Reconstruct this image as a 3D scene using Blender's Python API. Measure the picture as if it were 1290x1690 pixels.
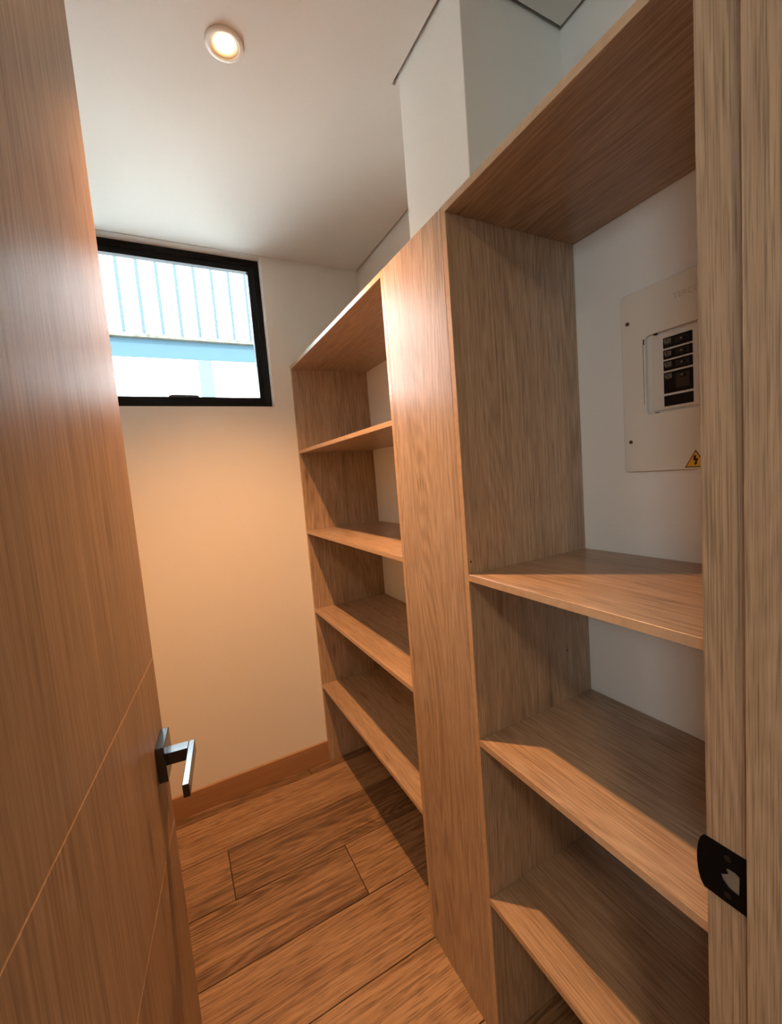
import bpy, bmesh, math, random
from mathutils import Matrix, Vector

for o in list(bpy.data.objects):
    bpy.data.objects.remove(o, do_unlink=True)
scene = bpy.context.scene
COL = scene.collection

# ------------------------------------------------------------------ camera, world, sun, exposure
cam_d = bpy.data.cameras.new('camera')
cam = bpy.data.objects.new('camera', cam_d)
COL.objects.link(cam)
cam_d.sensor_fit = 'AUTO'
cam_d.sensor_width = 36.0
cam_d.lens = 694.0 / 1690.0 * 36.0
cam_d.clip_start = 0.01
RX, RY, RZ = -0.0873, 0.0810, -0.4770          # pitch, roll, yaw of the hand-held phone
Rm = Matrix.Rotation(RZ, 3, 'Z') @ Matrix.Rotation(RX, 3, 'X') @ Matrix.Rotation(RY, 3, 'Y')
right, fwd, up = Rm.col[0], Rm.col[1], Rm.col[2]
m = Matrix(((right[0], up[0], -fwd[0], 0.0),
            (right[1], up[1], -fwd[1], 0.0),
            (right[2], up[2], -fwd[2], 1.5),
            (0, 0, 0, 1)))
cam.matrix_world = m
scene.camera = cam

SKY_STRENGTH = 21.0
SUN_STRENGTH = 18.0
LAMP_W = 122.0
LAMP_COL = (1.0, 0.49, 0.20)
HALL_FILL_STRENGTH = 52.0

world = bpy.data.worlds.new('sky')
scene.world = world
world.use_nodes = True
wn = world.node_tree.nodes
bg = wn['Background']
bg.inputs[0].default_value = (0.78, 0.92, 1.0, 1)
bg.inputs[1].default_value = SKY_STRENGTH

sun_d = bpy.data.lights.new('sun', 'SUN')
sun_d.energy = SUN_STRENGTH
sun_d.angle = math.radians(1.0)
sun_d.color = (1.0, 0.96, 0.9)
sun = bpy.data.objects.new('sun', sun_d)
COL.objects.link(sun)
sun.rotation_euler = (math.radians(42), 0, math.radians(14))

for pn, ploc, prot, sx, sy in (('window_portal', (0.1, 2.30, 2.235), (math.radians(-90), 0, 0), 0.80, 0.70),
                               ('hall_fill_portal', (-1.57, -0.94, 2.08), (0, math.radians(-90), 0), 0.56, 0.62)):
    pd = bpy.data.lights.new(pn, 'AREA')            # sampling portals in the window and added hall opening, no light of their own
    pd.shape = 'RECTANGLE'
    pd.size, pd.size_y = sx, sy
    pd.cycles.is_portal = True
    po = bpy.data.objects.new(pn, pd)
    COL.objects.link(po)
    po.location = ploc
    po.rotation_euler = prot

vs = scene.view_settings
vs.view_transform = 'Standard'
vs.look = 'None'
vs.exposure = 0.5
vs.gamma = 1.0
vs.use_curve_mapping = False

# ------------------------------------------------------------------ measures (metres)
XS, XB, XC = 0.597, 1.007, 0.685          # shelf fronts, right wall, column front
YF = 2.118                                # far wall
Y1, Y2 = 1.1027, 0.7838                   # inner sides of the two shelf units
YC1, YC2 = 1.069, 0.798                   # column
ZC, ZT = 2.588, 2.078                     # ceiling, top of shelf units
XL = -0.36                                # left wall
YN0, YN1 = 0.10, 0.2456                   # door wall
XJ = 0.50                                 # rebate face of the latch jamb
DW = 0.693                                # door width
TH = 0.016                                # board thickness
WX0, WX1, WZ0 = -0.30, 0.5013, 1.881      # window opening

# ------------------------------------------------------------------ materials
def new_mat(name):
    mt = bpy.data.materials.new(name)
    mt.use_nodes = True
    nt = mt.node_tree
    return mt, nt, nt.nodes['Principled BSDF']

def math_node(nt, op, a, b=None, clamp=False):
    n = nt.nodes.new('ShaderNodeMath')
    n.operation = op
    n.use_clamp = clamp
    for i, v in enumerate((a, b)):
        if v is None:
            continue
        if isinstance(v, (int, float)):
            n.inputs[i].default_value = v
        else:
            nt.links.new(v, n.inputs[i])
    return n.outputs[0]

def ramp(nt, fac, stops, interp='LINEAR'):
    r = nt.nodes.new('ShaderNodeValToRGB')
    r.color_ramp.interpolation = interp
    els = r.color_ramp.elements
    while len(els) < len(stops):
        els.new(0.5)
    for e, (p, c) in zip(els, stops):
        e.position = p
        e.color = (c[0], c[1], c[2], 1)
    nt.links.new(fac, r.inputs[0])
    return r.outputs[0]

def srgb(r, g, b):
    def f(c):
        c /= 255.0
        return c / 12.92 if c <= 0.04045 else ((c + 0.055) / 1.055) ** 2.4
    return (f(r), f(g), f(b))

def wood(name, axis, dark, mid, light, rough=0.42, ring=0.30, pore=0.35, vary=0.0, bump=0.12, coarse_sc=7.0, spec=0.5, fscale=1.0):
    mt, nt, bs = new_mat(name)
    tc = nt.nodes.new('ShaderNodeTexCoord')
    oi = nt.nodes.new('ShaderNodeObjectInfo')
    off = math_node(nt, 'MULTIPLY', oi.outputs['Random'], 37.0)
    comb = nt.nodes.new('ShaderNodeCombineXYZ')
    for i in range(3):
        nt.links.new(off, comb.inputs[i])
    add = nt.nodes.new('ShaderNodeVectorMath')
    add.operation = 'ADD'
    nt.links.new(tc.outputs['Object'], add.inputs[0])
    nt.links.new(comb.outputs[0], add.inputs[1])

    def noise(across, along, detail, dist=0.0, rough_=0.55):
        mp = nt.nodes.new('ShaderNodeVectorMath')
        mp.operation = 'MULTIPLY'
        v = [across, across, across]
        v[axis] = along
        mp.inputs[1].default_value = v
        nt.links.new(add.outputs[0], mp.inputs[0])
        n = nt.nodes.new('ShaderNodeTexNoise')
        n.inputs['Scale'].default_value = 1.0
        n.inputs['Detail'].default_value = detail
        n.inputs['Roughness'].default_value = rough_
        n.inputs['Distortion'].default_value = dist
        nt.links.new(mp.outputs[0], n.inputs['Vector'])
        return n.outputs[0]
    coarse = noise(coarse_sc, 0.5, 1.0, 0.25)
    rings = math_node(nt, 'SINE', math_node(nt, 'MULTIPLY', coarse, 230.0))
    patch = noise(5.0, 0.9, 1.0)                      # figure shows only in places
    rings = math_node(nt, 'MULTIPLY', rings, math_node(nt, 'MULTIPLY', math_node(nt, 'SUBTRACT', patch, 0.25, clamp=True), 1.6 * ring))
    streak = noise(fscale * 190.0, 2.2, 4.0, 0.12, 0.62)
    broad = noise(16.0, 0.6, 2.0, 0.2)
    fine = noise(fscale * 420.0, 11.0, 2.0, 0.0, 0.6)
    s = math_node(nt, 'MULTIPLY', math_node(nt, 'SUBTRACT', streak, 0.5), 1.5)
    b2 = math_node(nt, 'MULTIPLY', math_node(nt, 'SUBTRACT', broad, 0.5), 0.6)
    val = math_node(nt, 'ADD', math_node(nt, 'ADD', s, b2), math_node(nt, 'ADD', rings, 0.5), clamp=True)
    if vary:
        rv = math_node(nt, 'MULTIPLY', math_node(nt, 'SUBTRACT', oi.outputs['Random'], 0.5), vary)
        val = math_node(nt, 'ADD', val, rv, clamp=True)
    col = ramp(nt, val, [(0.12, dark), (0.5, mid), (0.88, light)])
    pr = ramp(nt, fine, [(0.38, (1 - pore,) * 3), (0.5, (1, 1, 1))])
    mul = nt.nodes.new('ShaderNodeMixRGB')
    mul.blend_type = 'MULTIPLY'
    mul.inputs[0].default_value = 1.0
    nt.links.new(col, mul.inputs[1])
    nt.links.new(pr, mul.inputs[2])
    # a few small knots
    mpv = nt.nodes.new('ShaderNodeVectorMath')
    mpv.operation = 'MULTIPLY'
    kv = [9.0, 9.0, 9.0]
    kv[axis] = 2.6
    mpv.inputs[1].default_value = kv
    nt.links.new(add.outputs[0], mpv.inputs[0])
    vo = nt.nodes.new('ShaderNodeTexVoronoi')
    vo.inputs['Scale'].default_value = 1.0
    nt.links.new(mpv.outputs[0], vo.inputs['Vector'])
    kd = math_node(nt, 'ADD', vo.outputs['Distance'], math_node(nt, 'MULTIPLY', math_node(nt, 'SUBTRACT', streak, 0.5), 0.16))
    kr = ramp(nt, kd, [(0.03, (0.62, 0.57, 0.54)), (0.15, (1, 1, 1))])
    mul2 = nt.nodes.new('ShaderNodeMixRGB')
    mul2.blend_type = 'MULTIPLY'
    mul2.inputs[0].default_value = 1.0
    nt.links.new(mul.outputs[0], mul2.inputs[1])
    nt.links.new(kr, mul2.inputs[2])
    nt.links.new(mul2.outputs[0], bs.inputs['Base Color'])
    rr = math_node(nt, 'ADD', math_node(nt, 'MULTIPLY', fine, 0.12), rough - 0.06)
    nt.links.new(rr, bs.inputs['Roughness'])
    bs.inputs['Specular IOR Level'].default_value = spec
    bp = nt.nodes.new('ShaderNodeBump')
    bp.inputs['Strength'].default_value = bump
    bp.inputs['Distance'].default_value = 0.002
    nt.links.new(fine, bp.inputs['Height'])
    nt.links.new(bp.outputs[0], bs.inputs['Normal'])
    return mt

OAK = (srgb(146, 120, 96), srgb(171, 144, 118), srgb(186, 160, 134))
OAK2 = (srgb(134, 109, 86), srgb(154, 127, 101), srgb(166, 139, 112))
DOORC = (srgb(140, 114, 90), srgb(163, 135, 108), srgb(177, 149, 121))
M = {}
for ax, k in ((0, 'x'), (1, 'y'), (2, 'z')):
    M['oak_' + k] = wood('oak_laminate_' + k, ax, *OAK, rough=0.32, spec=0.6)
M['jamb_z'] = wood('jamb_oak_z', 2, *OAK2, rough=0.45, ring=0.34, pore=0.32, fscale=1.6)
M['jamb_x'] = wood('jamb_oak_x', 0, *OAK2, rough=0.42)
M['door_z'] = wood('door_oak_z', 2, *DOORC, rough=0.42, ring=0.22, pore=0.2, spec=0.4)
M['tile'] = wood('wood_look_tile', 0, srgb(100, 75, 54), srgb(148, 116, 86), srgb(172, 139, 106), rough=0.42, ring=0.24, pore=0.42, vary=0.4, bump=0.2, coarse_sc=5.0, fscale=0.5)
M['skirting'] = wood('skirting_wood', 0, srgb(150, 110, 76), srgb(164, 122, 85), srgb(174, 132, 94), rough=0.45, ring=0.08, pore=0.08, bump=0.03)

def plain(name, col, rough=0.5, metal=0.0, spec=0.5, noise_bump=0.0, nscale=300.0, mottling=0.0):
    mt, nt, bs = new_mat(name)
    bs.inputs['Roughness'].default_value = rough
    bs.inputs['Metallic'].default_value = metal
    bs.inputs['Specular IOR Level'].default_value = spec
    tc = nt.nodes.new('ShaderNodeTexCoord')
    n = nt.nodes.new('ShaderNodeTexNoise')
    n.inputs['Scale'].default_value = nscale
    n.inputs['Detail'].default_value = 3
    nt.links.new(tc.outputs['Object'], n.inputs['Vector'])
    lo = tuple(c * (1 - mottling) for c in col)
    c = ramp(nt, n.outputs[0], [(0.3, lo), (0.7, col)])
    nt.links.new(c, bs.inputs['Base Color'])
    if noise_bump:
        bp = nt.nodes.new('ShaderNodeBump')
        bp.inputs['Strength'].default_value = noise_bump
        bp.inputs['Distance'].default_value = 0.001
        nt.links.new(n.outputs[0], bp.inputs['Height'])
        nt.links.new(bp.outputs[0], bs.inputs['Normal'])
    return mt

M['wall'] = plain('white_wall_paint', srgb(232, 228, 220), 0.75, noise_bump=0.10, nscale=220, mottling=0.02, spec=0.3)
M['ceil'] = plain('ceiling_paint', srgb(232, 230, 224), 0.85, noise_bump=0.12, nscale=260, mottling=0.02, spec=0.2)
M['void'] = plain('ceiling_void', srgb(70, 66, 60), 0.9)
M['grout'] = plain('dark_grout', srgb(70, 48, 32), 0.9, mottling=0.2)
M['black'] = plain('black_aluminium', srgb(14, 14, 17), 0.45, spec=0.2, noise_bump=0.03, nscale=900)
M['blackmetal'] = plain('black_lacquered_metal', srgb(20, 19, 19), 0.17, spec=1.0)
M['matteblack'] = plain('matte_black_plate', srgb(8, 7, 7), 0.5, spec=0.1)
M['inlay'] = plain('pale_groove', srgb(232, 190, 142), 0.6)
M['edge'] = plain('edge_band', srgb(186, 154, 122), 0.25, nscale=60, mottling=0.15)
M['steel'] = plain('grey_steel', srgb(150, 144, 132), 0.45, metal=0.6, mottling=0.15)
M['enamel'] = plain('panel_enamel', srgb(222, 214, 200), 0.5, noise_bump=0.05, nscale=700, mottling=0.02)
M['enamel2'] = plain('deadfront_enamel', srgb(214, 208, 196), 0.5, mottling=0.02)
M['emboss'] = plain('embossed_lettering', srgb(196, 186, 172), 0.5)
M['bakelite'] = plain('black_breaker_plastic', srgb(9, 8, 8), 0.45, spec=0.15)
M['toggle'] = plain('breaker_toggle_plastic', srgb(15, 14, 14), 0.35, spec=0.3)
M['print'] = plain('grey_print', srgb(150, 140, 128), 0.6, mottling=0.3)
M['screw'] = plain('dark_screw_metal', srgb(92, 80, 66), 0.35, metal=0.7)
M['yellow'] = plain('warning_yellow', srgb(226, 172, 44), 0.5)
M['inkblack'] = plain('warning_black', srgb(20, 16, 12), 0.6)
M['trimwhite'] = plain('downlight_white', srgb(235, 228, 218), 0.45)
M['claddwhite'] = plain('white_cladding', srgb(190, 192, 194), 0.8, spec=0.0, mottling=0.02, nscale=8)
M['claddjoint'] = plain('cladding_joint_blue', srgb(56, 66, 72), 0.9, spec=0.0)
M['ledge'] = plain('weathered_ledge', srgb(74, 72, 66), 0.9, spec=0.0, nscale=18, mottling=0.55, noise_bump=0.3)
M['shadebeam'] = plain('beam_blue_shade', srgb(42, 55, 62), 0.9, spec=0.0, mottling=0.04, nscale=6)  # bluish shade on the beam, put into its base colour
M['shadecol'] = plain('column_blue_shade', srgb(57, 63, 66), 0.9, spec=0.0, mottling=0.04, nscale=6)  # column in blue shade, the shade mixed into its colour
M['ground'] = plain('outdoor_concrete', srgb(176, 172, 164), 0.9, nscale=12, mottling=0.2)

def emit(name, col, strength):
    mt = bpy.data.materials.new(name)
    mt.use_nodes = True
    nt = mt.node_tree
    nt.nodes.remove(nt.nodes['Principled BSDF'])
    e = nt.nodes.new('ShaderNodeEmission')
    e.inputs[0].default_value = (*col, 1)
    e.inputs[1].default_value = strength
    nt.links.new(e.outputs[0], nt.nodes['Material Output'].inputs[0])
    return mt

M['lens'] = emit('warm_led_lens', (1.0, 0.62, 0.26), 14.0)
M['hallfill'] = emit('hall_fill_emitter', (1.0, 0.80, 0.58), HALL_FILL_STRENGTH)  # added glow that fills the near shelves and jamb

gm, gnt, gbs = new_mat('window_glass')
gbs.inputs['Base Color'].default_value = (1, 1, 1, 1)
gbs.inputs['Roughness'].default_value = 0.0
gnt.nodes.remove(gbs)
_tr = gnt.nodes.new('ShaderNodeBsdfTransparent')
_tr.inputs[0].default_value = (0.95, 0.98, 0.98, 1)
_gl = gnt.nodes.new('ShaderNodeBsdfGlossy')
_gl.inputs['Roughness'].default_value = 0.02
_fr = gnt.nodes.new('ShaderNodeFresnel')
_fr.inputs[0].default_value = 1.45
_mx = gnt.nodes.new('ShaderNodeMixShader')
gnt.links.new(_fr.outputs[0], _mx.inputs[0])
gnt.links.new(_tr.outputs[0], _mx.inputs[1])
gnt.links.new(_gl.outputs[0], _mx.inputs[2])
gnt.links.new(_mx.outputs[0], gnt.nodes['Material Output'].inputs[0])
M['glass'] = gm

# ------------------------------------------------------------------ helpers
def link(name, me, mat, parent=None):
    ob = bpy.data.objects.new(name, me)
    COL.objects.link(ob)
    if mat is not None:
        me.materials.append(M[mat] if isinstance(mat, str) else mat)
    if parent is not None:
        ob.parent = parent
    return ob

def mesh_boxes(name, boxes, bevel=0.0):
    bm = bmesh.new()
    for (x0, x1, y0, y1, z0, z1) in boxes:
        vs_ = [bm.verts.new((x, y, z)) for z in (z0, z1) for y in (y0, y1) for x in (x0, x1)]
        for f in ((0, 2, 3, 1), (4, 5, 7, 6), (0, 1, 5, 4), (2, 6, 7, 3), (0, 4, 6, 2), (1, 3, 7, 5)):
            bm.faces.new([vs_[i] for i in f])
    if bevel:
        bmesh.ops.bevel(bm, geom=list(bm.edges), offset=bevel, segments=1, affect='EDGES')
    bm.normal_update()
    me = bpy.data.meshes.new(name)
    bm.to_mesh(me)
    bm.free()
    return me

def origin(ob):
    """total location of the (unrotated) parents, so that parts can be given in world coordinates"""
    v = Vector((0, 0, 0))
    while ob is not None:
        v += ob.location
        ob = ob.parent
    return v

def box(name, b, mat, parent=None, bevel=0.0008, local=False):
    """b = x0,x1,y0,y1,z0,z1 in world metres (or local to the parent); object origin at the box centre"""
    c = Vector(((b[0] + b[1]) / 2, (b[2] + b[3]) / 2, (b[4] + b[5]) / 2))
    me = mesh_boxes(name, [(b[0] - c.x, b[1] - c.x, b[2] - c.y, b[3] - c.y, b[4] - c.z, b[5] - c.z)], bevel)
    ob = link(name, me, mat, parent)
    ob.location = c if (parent is None or local) else c - origin(parent)
    return ob

def struct(ob):
    ob['kind'] = 'structure'
    return ob

def empty(name, loc, rz=0.0):
    e = bpy.data.objects.new(name, None)
    e.empty_display_size = 0.1
    COL.objects.link(e)
    e.location = loc
    e.rotation_euler = (0, 0, rz)
    return e

def tag(o, label, cat, group=None):
    o['label'] = label
    o['category'] = cat
    if group:
        o['group'] = group
    return o

def plate_mesh(name, outlines, thick, bevel=0.0):
    """flat plate in the local XY plane with holes, z from -thick/2 to thick/2, made from filled 2D splines"""
    cu = bpy.data.curves.new(name, 'CURVE')
    cu.dimensions = '2D'
    cu.fill_mode = 'BOTH'
    cu.extrude = thick / 2
    cu.bevel_depth = bevel
    cu.bevel_resolution = 1
    for pts in outlines:
        sp = cu.splines.new('POLY')
        sp.points.add(len(pts) - 1)
        for p, (x, y) in zip(sp.points, pts):
            p.co = (x, y, 0, 1)
        sp.use_cyclic_u = True
    ob = bpy.data.objects.new('tmp', cu)
    COL.objects.link(ob)
    bpy.context.view_layer.update()
    dg = bpy.context.evaluated_depsgraph_get()
    me = bpy.data.meshes.new_from_object(ob.evaluated_get(dg))
    me.name = name
    bpy.data.objects.remove(ob, do_unlink=True)
    bpy.data.curves.remove(cu)
    return me

def text_mesh(name, body, size, extrude):
    cu = bpy.data.curves.new(name, 'FONT')
    cu.body = body
    cu.size = size
    cu.extrude = extrude
    ob = bpy.data.objects.new('tmp', cu)
    COL.objects.link(ob)
    bpy.context.view_layer.update()
    dg = bpy.context.evaluated_depsgraph_get()
    me = bpy.data.meshes.new_from_object(ob.evaluated_get(dg))
    bpy.data.objects.remove(ob, do_unlink=True)
    bpy.data.curves.remove(cu)
    me.name = name
    return me

def rrect(x0, x1, y0, y1, r, n=5):
    pts = []
    for cx, cy, a0 in ((x1 - r, y1 - r, 0), (x0 + r, y1 - r, 90), (x0 + r, y0 + r, 180), (x1 - r, y0 + r, 270)):
        for k in range(n + 1):
            a = math.radians(a0 + 90 * k / n)
            pts.append((cx + r * math.cos(a), cy + r * math.sin(a)))
    return pts

def lathe(name, prof, seg=40):
    """closed or open profile of (r,z) spun around z"""
    bm = bmesh.new()
    rings = []
    for r, z in prof:
        rings.append([bm.verts.new((r * math.cos(2 * math.pi * k / seg), r * math.sin(2 * math.pi * k / seg), z)) for k in range(seg)])
    for a, b in zip(rings[:-1], rings[1:]):
        for k in range(seg):
            bm.faces.new((a[k], a[(k + 1) % seg], b[(k + 1) % seg], b[k]))
    bmesh.ops.remove_doubles(bm, verts=bm.verts, dist=1e-6)
    bmesh.ops.recalc_face_normals(bm, faces=bm.faces)
    me = bpy.data.meshes.new(name)
    bm.to_mesh(me)
    bm.free()
    for p in me.polygons:
        p.use_smooth = True
    return me

# ------------------------------------------------------------------ floor of wood-look tiles
HX0, HX1, HY0 = -1.45, 1.65, -1.75          # hallway in front of the door
floor_me = mesh_boxes('floor', [(XL - .15, XB + .15, YN0, YF + .15, -0.12, -0.006), (HX0 - .1, HX1 + .1, HY0 - .1, YN0, -0.12, -0.006)])
floor = struct(link('floor', floor_me, 'grout'))
joints = {0: 0.48, 1: -0.35, 2: 0.045, 3: 0.472, 4: -0.22, 5: 0.66, 6: 0.16, 7: -0.14, 8: 0.38}
GAP = 0.0017
P_ROW = 0.242
random.seed(3)
for r in range(0, 17):
    y1 = 2.054 + P_ROW - r * P_ROW
    y0 = y1 - P_ROW
    y1 = min(y1, YF + 0.02)
    if y1 <= HY0:
        break
    y0 = max(y0, HY0)
    lo, hi = (XL - 0.02, XB + 0.02) if y1 > 0.2 else (HX0, HX1)
    j = joints.get(r, random.uniform(-0.6, 0.6))
    xs = [j + k * 1.2 for k in range(-3, 4)]
    for a, b in zip(xs[:-1], xs[1:]):
        a2, b2 = max(a, lo), min(b, hi)
        if b2 - a2 < 0.02:
            continue
        box('floor_tile', (a2 + GAP, b2 - GAP, y0 + GAP, y1 - GAP, -0.006, 0.0), 'tile', floor, bevel=0.0009)

# ------------------------------------------------------------------ walls, column, ceiling
ZW = ZC + 0.05
WT = 0.15
wall_far = struct(link('wall_far', mesh_boxes('wall_far', [
    (XL - WT, XB + WT, YF, YF + WT, 0, WZ0),
    (WX1, XB + WT, YF, YF + WT, WZ0, ZC),
    (XL - WT, WX0, YF, YF + WT, WZ0, ZC),
    (XL - WT, XB + WT, YF, YF + WT, ZC, ZW)]), 'wall'))
wall_right = struct(box('wall_right', (XB, XB + WT, YN1, YF, 0, ZW), 'wall', bevel=0))
wall_left = struct(box('wall_left', (XL - WT, XL, YN1, YF, 0, ZW), 'wall', bevel=0))
XH = XJ - DW                                 # hinge jamb face
ZD = 2.50                                    # door height
FT = 0.03                                    # jamb board thickness
wall_near = struct(link('wall_near', mesh_boxes('wall_near', [
    (HX0, XH - FT, YN0, YN1, 0, ZW),
    (XJ + FT, HX1, YN0, YN1, 0, ZW),
    (XH - FT, XJ + FT, YN0, YN1, ZD + FT + 0.003, ZW)]), 'wall'))
column = struct(box('wall_column', (XC, XB, YC2, YC1, 0, ZW), 'wall', bevel=0.0015))
# hallway shell
HWY0, HWY1, HWZ0, HWZ1 = -1.25, -0.63, 1.80, 2.36     # added hallway window, sized for fill light
struct(link('wall_hall_left', mesh_boxes('wall_hall_left', [
    (HX0 - .1, HX0, HY0, HWY0, 0, ZW), (HX0 - .1, HX0, HWY1, YN0, 0, ZW),
    (HX0 - .1, HX0, HWY0, HWY1, 0, HWZ0), (HX0 - .1, HX0, HWY0, HWY1, HWZ1, ZW)]), 'wall'))
w2 = struct(empty('hall_fill_window', (HX0 - .05, (HWY0 + HWY1) / 2, HWZ0)))  # unseen window, added to bring soft light through the doorway
for b in ((HWY0, HWY1, HWZ0, HWZ0 + .04), (HWY0, HWY1, HWZ1 - .04, HWZ1), (HWY0, HWY0 + .04, HWZ0 + .04, HWZ1 - .04), (HWY1 - .04, HWY1, HWZ0 + .04, HWZ1 - .04)):
    box('frame_member', (HX0 - .07, HX0 - .03, *b), 'black', w2)
box('pane', (HX0 - .053, HX0 - .047, HWY0 + .04, HWY1 - .04, HWZ0 + .04, HWZ1 - .04), 'glass', w2, bevel=0)
struct(box('wall_hall_right', (HX1, HX1 + .1, HY0, YN0, 0, ZW), 'wall', bevel=0))
struct(box('wall_hall_back', (HX0 - .1, HX1 + .1, HY0 - .1, HY0, 0, ZW), 'wall', bevel=0))

def prism(name, pts, z0, z1):
    bm = bmesh.new()
    f = bm.faces.new([bm.verts.new((x, y, z0)) for x, y in pts])
    ex = bmesh.ops.extrude_face_region(bm, geom=[f])
    bmesh.ops.translate(bm, vec=(0, 0, z1 - z0), verts=[v for v in ex['geom'] if isinstance(v, bmesh.types.BMVert)])
    bmesh.ops.recalc_face_normals(bm, faces=bm.faces)
    bmesh.ops.triangulate(bm, faces=[f for f in bm.faces if len(f.verts) > 4])
    me = bpy.data.meshes.new(name)
    bm.to_mesh(me)
    bm.free()
    return me

g = 0.010                                   # shadow gap between plasterboard and walls
ceil_pts = [(XL, YN1), (XB - g, YN1), (XB - g, YC2 - g), (XC - g, YC2 - g), (XC - g, YC1 + 0.022), (XC, YC1 + 0.022), (XC, YC1),
            (XB - g, YC1), (XB - g, YF - 0.005), (XL, YF - 0.005)]
ceiling = struct(link('ceiling', prism('ceiling', ceil_pts, ZC, ZC + 0.0125), 'ceil'))
slab = link('slab', mesh_boxes('slab', [(XL - WT, XB + WT, YN0, YF + WT, ZW, ZW + 0.15)]), 'void', ceiling)
hceil = struct(box('ceiling_hall', (HX0 - .1, HX1 + .1, HY0 - .1, YN0, ZC, ZC + 0.2), 'ceil', bevel=0))

# skirting
struct(box('baseboard_far', (XL + 0.012, XS, YF - 0.012, YF, 0, 0.1094), 'skirting', bevel=0.0015))
bl = struct(box('baseboard_left', (XL, XL + 0.012, YN1, YF, 0, 0.1094), 'skirting', bevel=0.0015))

# ------------------------------------------------------------------ window
win = struct(empty('window_1', ((WX0 + WX1) / 2, YF + 0.05, WZ0)))
def mitred(name, x0, x1, z0, z1, w, y0, y1, mat, parent):
    """four mitred members of a rectangular frame, each its own part"""
    o = origin(parent)
    quads = [[(x0, z1), (x1, z1), (x1 - w, z1 - w), (x0 + w, z1 - w)], [(x1, z1), (x1, z0), (x1 - w, z0 + w), (x1 - w, z1 - w)],
             [(x1, z0), (x0, z0), (x0 + w, z0 + w), (x1 - w, z0 + w)], [(x0, z0), (x0, z1), (x0 + w, z1 - w), (x0 + w, z0 + w)]]
    for q in quads:
        bm = bmesh.new()
        a = [bm.verts.new((x - o.x, y0 - o.y, z - o.z)) for x, z in q]
        b = [bm.verts.new((x - o.x, y1 - o.y, z - o.z)) for x, z in q]
        bm.faces.new(a)
        bm.faces.new(b[::-1])
        for k in range(4):
            bm.faces.new((a[k], b[k], b[(k + 1) % 4], a[(k + 1) % 4]))
        bmesh.ops.recalc_face_normals(bm, faces=bm.faces)
        bmesh.ops.bevel(bm, geom=list(bm.edges), offset=0.0008, segments=1, affect='EDGES')
        me = bpy.data.meshes.new(name)
        bm.to_mesh(me)
        bm.free()
        link(name, me, mat, parent)
e_ = 0.0008
mitred('frame_member', WX0 + e_, WX1 - e_, WZ0 + e_, ZC - e_, 0.026, YF + 0.050, YF + 0.10, 'black', win)
mitred('sash_member', WX0 + 0.0275, WX1 - 0.0275, WZ0 + 0.0275, ZC - 0.0275, 0.026, YF + 0.058, YF + 0.09, 'black', win)
box('pane', (WX0 + 0.05, WX1 - 0.05, YF + 0.072, YF + 0.078, WZ0 + 0.05, ZC - 0.05), 'glass', win, bevel=0)
# low bow handle on the bottom sash member
pts = [(-0.062, 0), (0.062, 0), (0.062, 0.006), (0.05, 0.010), (-0.05, 0.010), (-0.062, 0.006)]
me = plate_mesh('latch', [pts], 0.012, 0.001)
lt = link('latch', me, 'blackmetal', win)
lt.rotation_euler = (math.radians(90), 0, 0)
lt.location = Vector((0.105, YF + 0.051, WZ0 + 0.049)) - win.location

# ------------------------------------------------------------------ shelf units
def shelf_front(parent_shelf, y0, y1, zt):
    box('edge_band', (XS - 0.0012, XS, y0, y1, zt - TH, zt), 'edge', parent_shelf, bevel=0.0003)

def unit(name, label, y0, y1, shelves, group):
    """y0,y1: outer sides; x from XS to XB"""
    t = tag(empty(name, ((XS + XB) / 2, (y0 + y1) / 2, 0)), label, 'shelf unit', group)
    xb = XB - 0.001
    for a, b in ((y0, y0 + TH), (y1 - TH, y1)):
        sp = box('side_panel', (XS, xb, a, b, 0, ZT - TH), 'oak_z', t)
        box('edge_band', (XS - 0.0012, XS, a, b, 0, ZT - TH), 'edge', sp, bevel=0.0003)
    tp = box('top_panel', (XS, xb, y0, y1, ZT - TH, ZT), 'oak_y', t)
    shelf_front(tp, y0, y1, ZT)
    for z in shelves:
        s = box('shelf', (XS, xb, y0 + TH, y1 - TH, z - TH, z), 'oak_y', t)
        shelf_front(s, y0 + TH, y1 - TH, z)
    return t

far_unit = unit('shelf_unit', 'built-in oak laminate shelf unit with four shelves, standing against the window wall',
                Y1 - TH, YF - 0.0005, (1.660, 1.252, 0.8393, 0.4286), None)
near_unit = unit('shelf_unit', 'built-in oak laminate shelf unit with three shelves around the white breaker panel',
                 YN1 + 0.0005, Y2 + TH, (1.2533, 0.8426, 0.4193), None)
# screw holes in the side panel next to the filler
def disc(name, r, thick, mat, parent, loc, axis, seg=16):
    me = lathe(name, [(0, -thick / 2), (r, -thick / 2), (r, thick / 2), (0, thick / 2)], seg)
    for p in me.polygons:
        p.use_smooth = False
    ob = link(name, me, mat, parent)
    if axis == 'y':
        ob.rotation_euler = (math.radians(90), 0, 0)
    elif axis == 'x':
        ob.rotation_euler = (0, math.radians(90), 0)
    ob.location = Vector(loc) - (origin(parent) if parent else Vector())
    return ob
side = [c for c in near_unit.children if c.name.startswith('side_panel')][1]
for x, z in ((0.605, 1.282), (0.915, 0.982)):
    disc('screw_hole', 0.0028, 0.0006, 'screw', side, (x, Y2 - 0.0002, z), 'y')
# wide filler board in front of the column
fl = box('filler_panel', (XS - 0.0012, XS + 0.018, Y2 + TH + 0.0006, Y1 - TH - 0.0006, 0, ZT), 'oak_z')
tag(fl, 'wide vertical oak laminate board covering the column between the two shelf units', 'panel')
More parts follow.
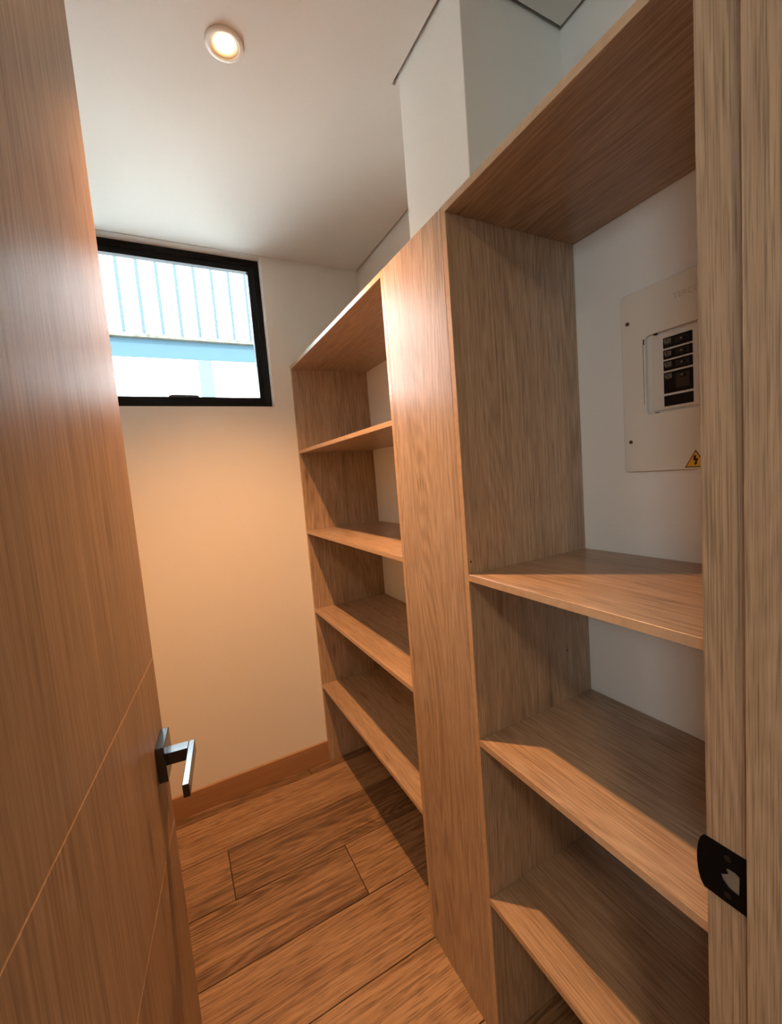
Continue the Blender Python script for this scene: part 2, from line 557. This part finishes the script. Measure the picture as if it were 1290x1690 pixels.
# ------------------------------------------------------------------ door frame with strike plate
fr = struct(empty('trim_1', ((XH + XJ) / 2, YN0, 0)))
STOP_Y = 0.2025
box('jamb_board', (XJ, XJ + FT, YN0, YN1, 0, ZD + FT), 'jamb_z', fr, bevel=0.0012)
box('jamb_board', (XH - FT, XH, YN0, YN1, 0, ZD + FT), 'jamb_z', fr, bevel=0.0012)
box('head_board', (XH, XJ, YN0, YN1, ZD + 0.003, ZD + FT), 'jamb_x', fr, bevel=0.0012)
box('door_stop', (XJ - 0.012, XJ, YN0, STOP_Y, 0, ZD + 0.003), 'jamb_z', fr, bevel=0.0012)
box('door_stop', (XH, XH + 0.012, YN0, STOP_Y, 0, ZD + 0.003), 'jamb_z', fr, bevel=0.0012)
box('door_stop', (XH + 0.012, XJ - 0.012, YN0, STOP_Y, ZD - 0.009, ZD + 0.003), 'jamb_x', fr, bevel=0.0012)
# strike plate: plate coordinates u = world y, v = world z
def lipcurve():
    out = []
    for k in range(13):
        t_ = k / 12
        a = math.radians(75 - 150 * t_)
        out.append((0.2430 + 0.0115 * max(0.0, math.cos(a)) ** 0.8, 1.0268 + 0.0335 * math.sin(a)))
    return out
outline = [(0.2030, 0.9942), (0.2030, 1.0600)] + lipcurve()
hole = [(0.2130, 1.0120), (0.2125, 1.0350), (0.2165, 1.0372), (0.2230, 1.0368), (0.2262, 1.0350), (0.2240, 1.0300), (0.2285, 1.0262), (0.2312, 1.0255), (0.2290, 1.0190), (0.2230, 1.0135)]
def yz_plate(name, outlines, thick, x, mat, parent, bevel=0.0):
    cy = sum(p[0] for p in outlines[0]) / len(outlines[0])
    cz = sum(p[1] for p in outlines[0]) / len(outlines[0])
    # local X -> world -Y, local Y -> world Z, local Z -> world -X  (faces the room)
    me = plate_mesh(name, [[(-(u - cy), v - cz) for u, v in o] for o in outlines], thick, bevel)
    me.transform(Matrix(((0, 0, -1, 0), (-1, 0, 0, 0), (0, 1, 0, 0), (0, 0, 0, 1))))
    ob = link(name, me, mat, parent)
    ob.location = Vector((x, cy, cz)) - (origin(parent) if parent else Vector())
    return ob
sp = yz_plate('strike_plate', [outline, hole], 0.0014, XJ - 0.0010, 'matteblack', fr, 0.0002)
sp['label'] = 'black strike plate with a curved lip'
yz_plate('latch_pocket', [[(0.2110, 1.0105), (0.2110, 1.0380), (0.2325, 1.0380), (0.2325, 1.0105)]], 0.0004, XJ - 0.0003, 'steel', sp)
for z in (1.0490, 1.0045):
    disc('screw', 0.0036, 0.0010, 'blackmetal', sp, (XJ - 0.0020, 0.2235, z), 'x')

# ------------------------------------------------------------------ the open door
ang = math.atan2(0.992, 0.1266)             # door leaf direction, opened about 83 degrees
door = struct(empty('door_1', (XH, YN1, 0), ang))
DT = 0.040                                  # local x along the leaf, visible hall face at local y = -DT
def dbox(name, b, mat, parent=door, bevel=0.0008):
    ob = box(name, b, mat, None, bevel)
    ob.parent = parent
    if parent is not door:
        ob.location = ob.location - parent.location
    return ob
GZ = (0.852, 1.186)
W_ = DW - 0.003
dbox('core', (0.002, W_, -DT + 0.0006, -0.0006, 0.006, ZD), 'inlay', bevel=0)
zs = [0.006, GZ[0] - 0.0013, GZ[0] + 0.0013, GZ[1] - 0.0013, GZ[1] + 0.0013, ZD]
for k in (0, 2, 4):
    for y0, y1 in ((-DT, -DT + 0.0006), (-0.0006, 0)):
        dbox('panel', (0.002, W_, y0, y1, zs[k], zs[k + 1]), 'door_z', bevel=0.0001)
dbox('lock_edge', (W_, W_ + 0.001, -DT + 0.0005, -0.0005, 0.006, ZD), 'door_z', bevel=0)
for sgn in (1, -1):                         # a handle on either face
    yf = -DT if sgn > 0 else 0.0
    def Y(a, b):
        lo, hi = (yf - b, yf - a) if sgn > 0 else (yf + a, yf + b)
        return lo, hi
    hd = dbox('door_handle', (0.607, 0.672, *Y(0.0, 0.015), 0.9815, 1.0495), 'blackmetal', bevel=0.001)
    hd['label'] = 'black lever handle with a square rose'
    dbox('lever_neck', (0.6225, 0.6455, *Y(0.015, 0.050), 1.003, 1.0265), 'blackmetal', hd, 0.0006)
    hd.rotation_euler = (0, math.radians(-3), 0)          # hangs a little towards the hinge
    dbox('lever', (0.524, 0.6455, *Y(0.0502, 0.0605), 1.003, 1.0265), 'blackmetal', hd, 0.0008)

# ------------------------------------------------------------------ ceiling downlight
LX, LY = 0.2407, 1.1536
dl = tag(empty('ceiling_downlight', (LX, LY, ZC)), 'round white recessed downlight glowing warm in the pantry ceiling', 'downlight')
link('trim_ring', lathe('trim_ring', [(0.046, 0.0), (0.0455, -0.003), (0.043, -0.005), (0.036, -0.006), (0.0335, -0.0055), (0.0335, -0.0005), (0.046, 0.0)]), 'trimwhite', dl)
link('reflector', lathe('reflector', [(0.0335, -0.0050), (0.030, -0.0030), (0.0235, -0.0012), (0.0235, -0.0004), (0.0335, -0.0004), (0.0335, -0.0050)]), 'trimwhite', dl)
me = lathe('lamp_lens', [(0, -0.0034), (0.012, -0.0032), (0.020, -0.0024), (0.0233, -0.0012), (0.0233, -0.0003), (0, -0.0003)])
link('lamp_lens', me, 'lens', dl)
sd = bpy.data.lights.new('downlight_beam', 'SPOT')
sd.energy = LAMP_W
sd.color = LAMP_COL
sd.spot_size = math.radians(104)
sd.spot_blend = 1.0
sd.shadow_soft_size = 0.018
so = bpy.data.objects.new('downlight_beam', sd)
COL.objects.link(so)
so.parent = dl
so.location = (0, 0, -0.026)
so.rotation_euler = (math.radians(5), 0, 0)      # gimbal lamp turned a little towards the window wall

# added fill light (behind the camera), shaped as a round flush lamp
hl = tag(empty('hall_fill_light', (-0.5, -0.85, ZC)), 'added round fill light with a white rim on the unseen hallway ceiling', 'lamp')
link('rim', lathe('rim', [(0.18, 0), (0.18, -0.05), (0.172, -0.055), (0.165, -0.05), (0.165, 0.0), (0.18, 0)]), 'trimwhite', hl)
link('fill_disc', lathe('fill_disc', [(0, -0.052), (0.10, -0.05), (0.1645, -0.044), (0.1645, -0.002), (0, -0.002)]), 'hallfill', hl)

# ------------------------------------------------------------------ breaker panel on the right wall
PX = XB - 0.012                             # front of the cover
K = PX / XB
def py(y): return y * K
def pz(z): return 1.5 + (z - 1.5) * K
bp_ = tag(empty('breaker_panel', (XB, py(0.505), pz(1.46))), 'white metal breaker panel with black breakers and a yellow warning triangle on the wall', 'breaker panel')
Yl, Yr = py(0.660), py(0.350)
Zb, Ztp = pz(1.461), pz(1.877)
outer = rrect(Yr, Yl, Zb, Ztp, 0.008)
inner = rrect(py(0.404), py(0.606), pz(1.5915), pz(1.7715), 0.010)
yz_plate('cover_plate', [outer, inner], 0.0095, PX + 0.0058, 'enamel', bp_, 0.0010)
df = yz_plate('deadfront', [rrect(py(0.402), py(0.608), pz(1.590), pz(1.773), 0.006)], 0.002, PX + 0.0102, 'enamel2', bp_)
# raised inner field on which the breakers sit
fld = yz_plate('breaker_field', [rrect(py(0.412), py(0.590), pz(1.598), pz(1.765), 0.004)], 0.0036, PX + 0.0074, 'enamel2', bp_, 0.0006)
rows = [(1.7315, 1.7540), (1.7074, 1.7272), (1.6823, 1.7035), (1.6324, 1.6780), (1.6042, 1.6271)]
for i, (a, b) in enumerate(rows):
    nm = 'breaker' if i < 4 else 'breaker_blank'
    br = box(nm, (PX + 0.0020, PX + 0.0056, py(0.507), py(0.566), pz(a), pz(b)), 'bakelite', bp_, bevel=0.0006)
    if i == 4:
        continue
    cz = (a + b) / 2 if i < 3 else 1.6655
    hz = 0.0058
    lowz = cz - hz if i < 3 else 1.6400
    box('toggle_well', (PX + 0.0012, PX + 0.0020, py(0.512), py(0.540), pz(lowz), pz(cz + hz)), 'toggle', br, bevel=0.0003)
    box('toggle', (PX - 0.0030, PX + 0.0012, py(0.520), py(0.531), pz(cz - 0.0035), pz(cz + 0.0035)), 'toggle', br, bevel=0.0008)
    box('toggle_dot', (PX - 0.0034, PX - 0.0030, py(0.5240), py(0.5268), pz(cz - 0.0012), pz(cz + 0.0014)), 'print', br, bevel=0)
    # worn pale print beside the toggle: a few short strokes
    top = b - 0.003
    strokes = [(0.5625, 0.5585, 0.0, 0.0014), (0.5635, 0.5622, 0.0012, 0.006), (0.5605, 0.5592, 0.003, 0.009), (0.5630, 0.5580, 0.0066, 0.0080),
               (0.5565, 0.5552, 0.0, 0.010), (0.5548, 0.5520, 0.0012, 0.0026), (0.5535, 0.5522, 0.0026, 0.011), (0.5505, 0.5492, 0.0, 0.011),
               (0.5615, 0.5595, 0.0098, 0.0114), (0.5575, 0.5550, 0.0108, 0.0120)]
    bms = [(PX + 0.0016, PX + 0.0020, py(min(p, q)), py(max(p, q)), pz(top - d1), pz(top - d0)) for p, q, d0, d1 in strokes]
    o = origin(br)
    me = mesh_boxes('print', [(x0 - o.x, x1 - o.x, y0 - o.y, y1 - o.y, z0 - o.z, z1 - o.z) for x0, x1, y0, y1, z0, z1 in bms])
    link('print', me, 'print', br)
for y, z in ((0.6445, 1.8113), (0.6445, 1.5324), (0.3655, 1.8113), (0.3655, 1.5324)):
    s = disc('screw', 0.0042, 0.0020, 'screw', bp_, (PX - 0.0010, py(y), pz(z)), 'x')
    box('slot', (PX - 0.0022, PX - 0.0019, py(y) - 0.0006, py(y) + 0.0006, pz(z) - 0.003, pz(z) + 0.003), 'inkblack', s, bevel=0)
# little dark slots at the edge of the opening
for y, z in ((0.583, 1.7700), (0.583, 1.5925)):
    box('slot', (PX + 0.0012, PX + 0.0090, py(y) - 0.003, py(y) + 0.003, pz(z) - 0.0022, pz(z) + 0.0018), 'inkblack', bp_, bevel=0.0004)
box('hinge_slot', (PX - 0.0002, PX + 0.0010, py(0.6085), py(0.6100), pz(1.617), pz(1.752)), 'steel', bp_, bevel=0)
box('hinge_notch', (PX - 0.0003, PX + 0.0010, py(0.6062), py(0.6092), pz(1.752), pz(1.765)), 'inkblack', bp_, bevel=0)
# embossed maker's lettering
me = text_mesh('lettering', 'TERCO', 0.0165, 0.0003)
me.transform(Matrix(((0, 0, -1, 0), (-1, 0, 0, 0), (0, 1, 0, 0), (0, 0, 0, 1))))
tx = link('lettering', me, 'emboss', bp_)
tx.location = Vector((PX - 0.0003, py(0.5415), pz(1.8295))) - bp_.location
# warning triangle
def tri(cy, cz, s):
    return [(cy + s * 0.5, cz), (cy - s * 0.5, cz), (cy, cz + s * 0.84)]
st = yz_plate('warning_sticker', [tri(py(0.5020), pz(1.4640), 0.044)], 0.0003, PX - 0.0003, 'inkblack', bp_)
st['label'] = 'yellow triangular high voltage sticker with a black bolt'
yz_plate('yellow_field', [tri(py(0.5020), pz(1.4660), 0.0375)], 0.0003, PX - 0.0006, 'yellow', st)
cy, cz = py(0.5020), pz(1.4660)
bolt = [(cy + 0.0035, cz + 0.0235), (cy - 0.0010, cz + 0.0235), (cy - 0.0005, cz + 0.0165), (cy - 0.0055, cz + 0.0172), (cy - 0.0015, cz + 0.0075),
        (cy - 0.0040, cz + 0.0078), (cy + 0.0012, cz + 0.0020), (cy + 0.0030, cz + 0.0085), (cy + 0.0008, cz + 0.0080), (cy + 0.0012, cz + 0.0135), (cy + 0.0050, cz + 0.0125)]
yz_plate('bolt', [bolt], 0.0003, PX - 0.0009, 'inkblack', st)

# ------------------------------------------------------------------ outside the window: the neighbouring building
NY = 5.5
struct(box('ground', (-8, 8, -6, 9, -0.4, -0.15), 'ground', bevel=0))
nb = tag(empty('neighbouring_building', (0.4, NY, -0.15)), 'white neighbouring building with ribbed cladding and a beam tinted with blue shade outside the window', 'building')
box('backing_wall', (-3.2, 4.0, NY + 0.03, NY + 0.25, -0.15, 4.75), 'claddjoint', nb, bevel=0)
pitch = 0.1915
x = -0.250 - 15 * pitch
while x < 3.9:
    box('cladding_panel', (x + 0.018, x + pitch - 0.018, NY, NY + 0.03, 3.270, 4.75), 'claddwhite', nb, bevel=0.002)
    x += pitch
box('ledge', (-3.2, 4.0, NY - 0.06, NY + 0.03, 3.228, 3.270), 'ledge', nb, bevel=0.004)
box('beam', (-3.2, 4.0, NY - 0.01, NY + 0.03, 3.025, 3.228), 'shadebeam', nb, bevel=0.002)
box('lower_wall', (-3.2, 4.0, NY, NY + 0.03, -0.15, 3.025), 'claddwhite', nb, bevel=0)
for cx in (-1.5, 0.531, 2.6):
    box('pilaster', (cx - 0.076, cx + 0.076, NY - 0.012, NY, -0.15, 3.025), 'shadecol', nb, bevel=0.004)
